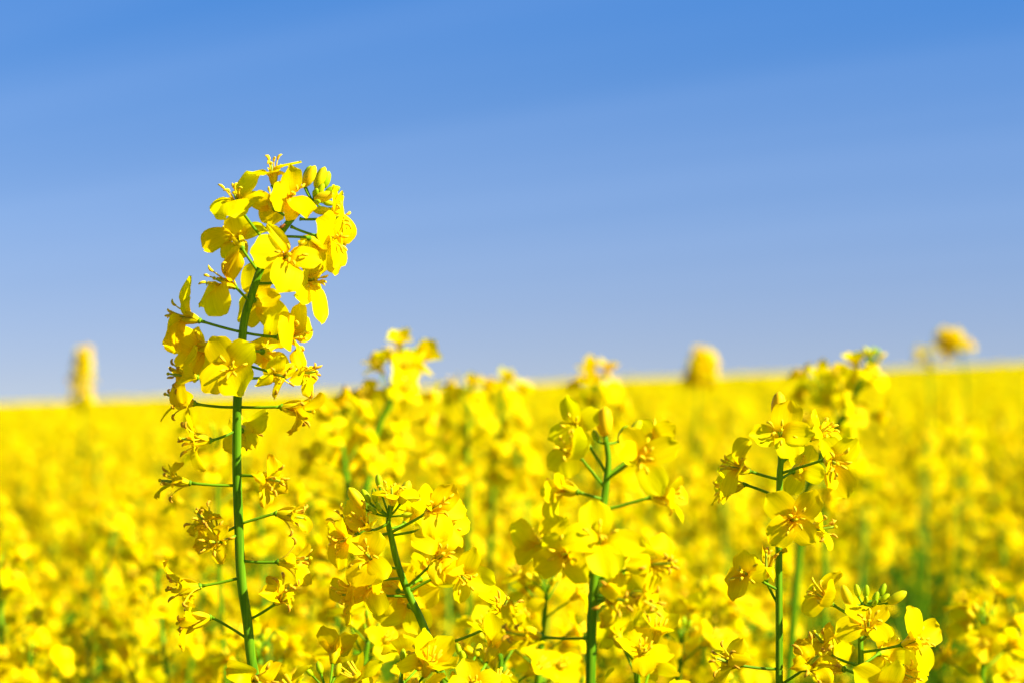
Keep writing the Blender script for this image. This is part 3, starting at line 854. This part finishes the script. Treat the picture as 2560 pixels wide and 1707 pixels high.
soft_plant('blurred rapeseed head bending over the horizon just right of the tall sharp stem', 1.18, [(905, 1330), (915, 1220), (932, 1110), (962, 1030), (985, 985), (1000, 940), (1008, 915)], 3.2, 21, 20, 8, 0.85, wilting=False, spread=1.3)
soft_plant('blurred rapeseed head against the sky on the right leaning to the right with green buds', 1.22, [(2010, 1240), (2050, 1140), (2102, 1050), (2138, 985), (2162, 935), (2172, 908)], 3.2, 123, 15, 14, 1.05, top_gap=13.0, spread=1.1)
soft_plant('blurred rapeseed head crossing the horizon left of the right-leaning one', 1.35, [(2060, 1260), (2058, 1110), (2050, 1020), (2046, 965)], 2.2, 24, 13, 4, 0.9)
soft_plant('blurred rapeseed head above the horizon behind the plant with the tall orange bud', 1.5, [(1500, 1280), (1495, 1140), (1490, 1040), (1490, 965)], 2.8, 25, 22, 7, 1.1)
soft_plant('blurred yellow flower head just over the horizon right of the bending soft head', 1.55, [(1230, 1270), (1240, 1120), (1250, 1040), (1256, 985)], 2.8, 26, 17, 5, 1.0)
soft_plant('smaller blurred flower head at the horizon touching the one beside it', 1.5, [(1170, 1270), (1168, 1120), (1170, 1050), (1172, 990)], 2.8, 27, 14, 4, 0.8)
soft_plant('far blurred flower spike standing alone over the horizon at the left', 3.9, [(208, 1060), (207, 990), (206, 940), (208, 888)], 2.4, 28, 64, 8, 1.2, wilting=False, spread=0.85)
soft_plant('far blurred round flower head standing alone over the middle of the horizon', 3.0, [(1740, 1100), (1744, 1000), (1750, 935), (1758, 897)], 2.6, 29, 52, 8, 0.48, wilting=False, spread=0.95)
soft_plant('far blurred flower head nodding over the right end of the horizon', 3.2, [(2415, 1010), (2412, 940), (2402, 885), (2385, 855), (2362, 850)], 2.2, 30, 34, 4, 0.42, wilting=False, spread=0.8)
soft_plant('tiny far blurred flower head beside the nodding one at the right end of the horizon', 3.4, [(2326, 1000), (2322, 930), (2320, 885)], 3.0, 31, 7, 2, 0.25)
soft_plant('blurred plant with a thin green stem directly behind the tall sharp stem', 1.15, [(566, 1712), (552, 1500), (545, 1300), (543, 1180), (546, 1110)], 2.0, 32, 9, 4, 0.9)
soft_plant('blurred pale flower cluster with small green buds between the leaning and the orange-bud plant', 0.90, [(1345, 1712), (1352, 1620), (1362, 1530), (1366, 1480)], 2.4, 33, 14, 9, 1.0)
soft_plant('softly blurred flower cluster at the bottom edge between the tall stem and the leaning plant', 0.86, [(900, 1790), (905, 1710), (912, 1650), (920, 1600)], 2.6, 34, 17, 6, 1.1)
soft_plant('flower cluster at the bottom edge under the foot of the leaning plant', 0.70, [(1180, 1860), (1178, 1800), (1170, 1730), (1165, 1690)], 2.6, 35, 14, 3, 1.0)
soft_plant('flower cluster cut by the bottom edge left of the leaning plant stem', 0.71, [(985, 1860), (990, 1800), (1000, 1740), (1006, 1700)], 2.6, 36, 12, 3, 1.0)
soft_plant('wilting flower cluster cut by the bottom edge with a dark arched stalk', 0.72, [(850, 1880), (840, 1810), (822, 1750), (812, 1720)], 2.4, 37, 8, 3, 1.0)
soft_plant('blurred flower cluster low between the orange-bud plant and the round-bud plant', 0.95, [(1690, 1760), (1695, 1700), (1700, 1640), (1702, 1600)], 2.4, 38, 16, 7, 1.1)
soft_plant('softly blurred cluster under the leaning plant beside the pale green buds', 0.84, [(1240, 1800), (1245, 1740), (1250, 1680), (1252, 1630)], 2.4, 39, 15, 6, 1.1)
soft_plant('softly blurred cluster at the bottom edge right of the orange-bud stem', 0.80, [(1600, 1800), (1596, 1740), (1592, 1690), (1590, 1650)], 2.4, 40, 14, 5, 1.0)
soft_plant('softly blurred cluster at the bottom left corner of the field', 1.12, [(60, 1860), (66, 1790), (72, 1720), (76, 1650)], 2.4, 41, 16, 6, 1.0)
soft_plant('blurred cluster at the lower right corner beyond the short budding plant', 0.98, [(2450, 1800), (2455, 1700), (2460, 1620), (2462, 1560)], 2.4, 42, 18, 7, 1.1)
soft_plant('blurred shaded cluster left of the bending soft head with olive petals', 1.15, [(880, 1340), (868, 1220), (858, 1130), (852, 1060)], 2.6, 43, 15, 5, 1.1)

soft_plant('large blurred orange-yellow flower cluster close to the lens in the bottom left corner', 0.52, [(30, 2400), (36, 2150), (42, 2000), (50, 1850)], 2.6, 51, 9, 2, 0.6)
# ================================================================== the field
rngF = random.Random(77)
def in_view(x, y, z, m=60):
    q = pix(Vector((x, y, z)))
    return q is not None and -m < q[0] < 2560 + m and q[1] < 1707 + 150
cand = []
step = 0.135
yy = -2.0
while yy < 10.0:
    half = 3.2 + max(0, yy) * 0.62
    xx = -half
    while xx < half:
        x = xx + rngF.uniform(-.5, .5) * step * 1.5; y = yy + rngF.uniform(-.5, .5) * step * 1.5
        xx += step if yy > 0.5 else step * 1.6
        h = 1.222 + 0.042 * max(-2.2, min(1.9, rngF.gauss(0, 1))) + 0.03 * noise.noise((x * 1.7, y * 1.7, 3))
        d = math.hypot(x, y)
        if noise.noise((x * 1.6 + 7, y * 1.1, 9)) > 0.12 + (0.12 if x < 0 else 0.0) and rngF.random() < 0.62: continue
        if d < 0.40: continue
        if abs(x) < 0.06 + y * 0.25 and 0 < y < 1.0: continue            # the gap the camera looks through
        if y < 1.7: h = min(h + 0.03, 1.275)
        h = min(h, 1.315)
        h += 0.0
        cand.append((x, y, h, rngF.uniform(0, 6.28), rngF.uniform(-.05, .05), rngF.uniform(-.05, .05)))
    yy += step if yy > 0.5 else step * 1.6
view = []; rest = []
for c in cand:
    top = ground_z(c[0], c[1]) + c[2]
    if c[1] > 0.6 and in_view(c[0], c[1], top): view.append(c)
    else: rest.append(c)
view.sort(key=lambda c: c[1])
near = view[:44]; mid = view[44:270]; rest += view[270:]
print('candidates', len(cand), 'in view', len(view), 'near to', near[-1][1], 'mid to', mid[-1][1], 'rest', len(rest))

def where(x, y, h):
    q = pix(Vector((x, y, ground_z(x, y) + h)))
    cols = ((400, 'left of the tall sharp stem'), (800, 'behind the tall sharp stem'), (1300, 'behind the leaning plant'),
            (1740, 'behind the plant with the tall orange bud'), (2120, 'behind the plant with the round orange bud'), (9999, 'right of the round-bud plant'))
    c = next(n for m, n in cols if q[0] < m)
    r = 'large soft' if q[2] < 2.0 else ('mid-sized blurred' if q[2] < 2.7 else 'small blurred')
    v = 'rising near the horizon' if q[1] < 1080 else ('halfway up the field' if q[1] < 1400 else 'low in the field')
    return '%s rapeseed plant %s %s' % (r, v, c)
NV = 9
VARS = [plant_variant(100 + i, 1, 1.2, 3, 20) for i in range(NV)]
VMESH = [(st.mesh('stem'), [r.mesh('flower_head') for r in rac]) for st, rac in VARS]
for i, (x, y, h, a, tx, ty) in enumerate(mid):
    st, racs = VMESH[i % NV]
    pl = bpy.data.objects.new('rapeseed_plant', None); COL.objects.link(pl)
    pl.location = (x, y, ground_z(x, y)); pl.rotation_euler = (tx, ty, a); pl.scale = (1, 1, h / 1.2)
    pl['category'] = 'plant'; pl['group'] = 'blurred rapeseed plants of the field'
    pl['label'] = where(x, y, h)
    link('stem', st, pl)
    for r in racs: link('flower_head', r, pl)

# nearest plants: each flower an object
def near_plant(c, seed):
    x, y, h, a, tx, ty = c
    rng = random.Random(seed)
    pl = bpy.data.objects.new('rapeseed_plant', None); COL.objects.link(pl)
    pl.location = (x, y, ground_z(x, y)); pl.rotation_euler = (tx, ty, a)
    pl['category'] = 'plant'; pl['group'] = 'softly blurred rapeseed plants right behind the sharp ones'
    pl['label'] = where(x, y, h)
    ax, br = plant_axes(rng, h, rng.uniform(0, .05), 2)
    st = MB(); st.tube(ax, [4.2 * mm * (1 - .7 * i / 8) for i in range(9)], STM, 8)
    for q in br: st.tube(q, [1.8 * mm * (1 - .4 * i / 5) for i in range(6)], STM, 6)
    for k in range(4):
        t = 0.3 + 0.1 * k; p = ax[int(t * 8)].lerp(ax[int(t * 8) + 1], t * 8 % 1); b = rng.uniform(0, 6.28)
        leaf_into(st, p, Vector((math.cos(b), math.sin(b), .8)), rng.uniform(.08, .16), .04, rng, 4)
    pls = []
    for q in [ax] + br: pls += raceme(q, rng, 15, 6, rng.uniform(.8, 1.3))
    for k, kind, p, b, fa, roll, s in pls:
        st.tube([p, (p + b) / 2 - fa * (b - p).length * .08, b], 0.42 * mm, STK, 4)
    link('stem', st.mesh('stem'), pl)
    for k, kind, p, b, fa, roll, s in pls:
        if k == 'f': link('flower', rng.choice(FLMESH[kind]), pl, zmat(b, fa, roll, s))
        else: link('flower_bud', BUDMESH[kind], pl, zmat(b, fa, roll, s))
for i, c in enumerate(near): near_plant(c, 900 + i)

# the rest of the field: one instanced mass
def gn_field(name, pts, variants, label):
    lib_col = bpy.data.collections.new(name + '_sources')
    for i, me in enumerate(variants):
        o = bpy.data.objects.new('source_%02d' % i, me); lib_col.objects.link(o)
    me = bpy.data.meshes.new(name)
    me.from_pydata([p[0] for p in pts], [], [])
    a = me.attributes.new('rot', 'FLOAT_VECTOR', 'POINT'); a.data.foreach_set('vector', [v for p in pts for v in p[1]])
    a = me.attributes.new('scl', 'FLOAT_VECTOR', 'POINT'); a.data.foreach_set('vector', [v for p in pts for v in p[2]])
    a = me.attributes.new('idx', 'INT', 'POINT'); a.data.foreach_set('value', [p[3] for p in pts])
    ob = link(name, me)
    g = bpy.data.node_groups.new(name, 'GeometryNodeTree')
    g.interface.new_socket('Geometry', in_out='INPUT', socket_type='NodeSocketGeometry')
    g.interface.new_socket('Geometry', in_out='OUTPUT', socket_type='NodeSocketGeometry')
    n, l = g.nodes, g.links
    gi = n.new('NodeGroupInput'); go = n.new('NodeGroupOutput')
    ci = n.new('GeometryNodeCollectionInfo'); ci.inputs['Collection'].default_value = lib_col
    ci.inputs['Separate Children'].default_value = True; ci.inputs['Reset Children'].default_value = True
    ip = n.new('GeometryNodeInstanceOnPoints'); ip.inputs['Pick Instance'].default_value = True
    def attr(nm, dt):
        q = n.new('GeometryNodeInputNamedAttribute'); q.data_type = dt; q.inputs['Name'].default_value = nm
        return q.outputs['Attribute']
    er = n.new('FunctionNodeEulerToRotation'); l.new(attr('rot', 'FLOAT_VECTOR'), er.inputs[0])
    l.new(gi.outputs[0], ip.inputs['Points']); l.new(ci.outputs[0], ip.inputs['Instance'])
    l.new(er.outputs[0], ip.inputs['Rotation']); l.new(attr('scl', 'FLOAT_VECTOR'), ip.inputs['Scale'])
    l.new(attr('idx', 'INT'), ip.inputs['Instance Index'])
    l.new(ip.outputs[0], go.inputs[0])
    md = ob.modifiers.new('scatter', 'NODES'); md.node_group = g
    ob['kind'] = 'stuff'; ob['label'] = label; ob['category'] = 'crop'
    return ob

def whole(st, rac):
    mb = MB(); mb.add(st, Matrix.Identity(4))
    for r in rac: mb.add(r, Matrix.Identity(4))
    return mb
V1 = [whole(st, rac).mesh('rapeseed') for st, rac in VARS[:7]]
V2 = [whole(*plant_variant(300 + i, 2, 1.2, 3, 20)).mesh('rapeseed') for i in range(7)]
pts = []
for (x, y, h, a, tx, ty) in rest:
    close = y < 4.5
    pts.append(((x, y, ground_z(x, y)), (tx, ty, a), (1, 1, h / 1.2), rngF.randrange(7) + (0 if close else 7)))
gn_field('rapeseed_crop', pts, V1 + V2, 'mass of blurred yellow rapeseed bloom filling the field')

# beyond ten metres: square-metre tufts of crop
def patch(seed, n, S=1.3, nfl=26):
    rng = random.Random(seed); mb = MB()
    for k in range(n):
        x, y = rng.uniform(-S / 2, S / 2), rng.uniform(-S / 2, S / 2)
        H = 1.215 + .042 * max(-2, min(1.8, rng.gauss(0, 1)))
        mb.tube([(x, y, 0.1), (x + rng.uniform(-.02, .02), y, H)], [5 * mm, 2 * mm], STM, 3)
        for j in range(nfl):
            t = rng.random() ** 1.6; a = rng.uniform(0, 6.28); r = rng.uniform(.01, .035) + .07 * t * rng.random()
            c = Vector((x + math.cos(a) * r, y + math.sin(a) * r, H + 0.01 - t * .20))
            M = zmat(c, Vector((math.cos(a), math.sin(a), rng.uniform(-.2, .9))), rng.uniform(0, 6))
            b = len(mb.v); w = 9.5 * mm
            for px, py, pz in ((-w, 0, 2 * mm), (0, -w, -mm), (w, 0, 2 * mm), (0, w, -mm)):
                mb.v.append(tuple(M @ Vector((px, py, pz)))); mb.uv.append((.8, .5))
            mb.f += [(b, b + 1, b + 2), (b, b + 2, b + 3)]; mb.m += [rng.choice((PET, PET, FAD, FAD, FAD, WLT))] * 2
    lf = MB()
    for k in range(n):
        leaf_into(mb, Vector((rng.uniform(-S / 2, S / 2), rng.uniform(-S / 2, S / 2), rng.uniform(.6, .9))), Vector((rng.uniform(-1, 1), rng.uniform(-1, 1), .6)), .18, .06, rng, 3)
    return mb
PV = [patch(500 + i, 64).mesh('rapeseed') for i in range(5)]
pts = []; y = 10.4; S = 1.2
while y < 135:
    half = 6 + y * 0.62; x = -half
    while x < half:
        X = x + rngF.uniform(-.2, .2); Y = y + rngF.uniform(-.2, .2)
        pts.append(((X, Y, ground_z(X, Y)), (-math.atan(0), -math.atan(SLOPE), rngF.choice([0, PI / 2, PI, 3 * PI / 2]) + rngF.uniform(-.2, .2)), (1, 1, rngF.uniform(.97, 1.03)), rngF.randrange(5)))
        x += S
    y += S
print('patches', len(pts))
gn_field('distant_rapeseed_crop', pts, PV, 'far yellow rapeseed bloom running up to the horizon')
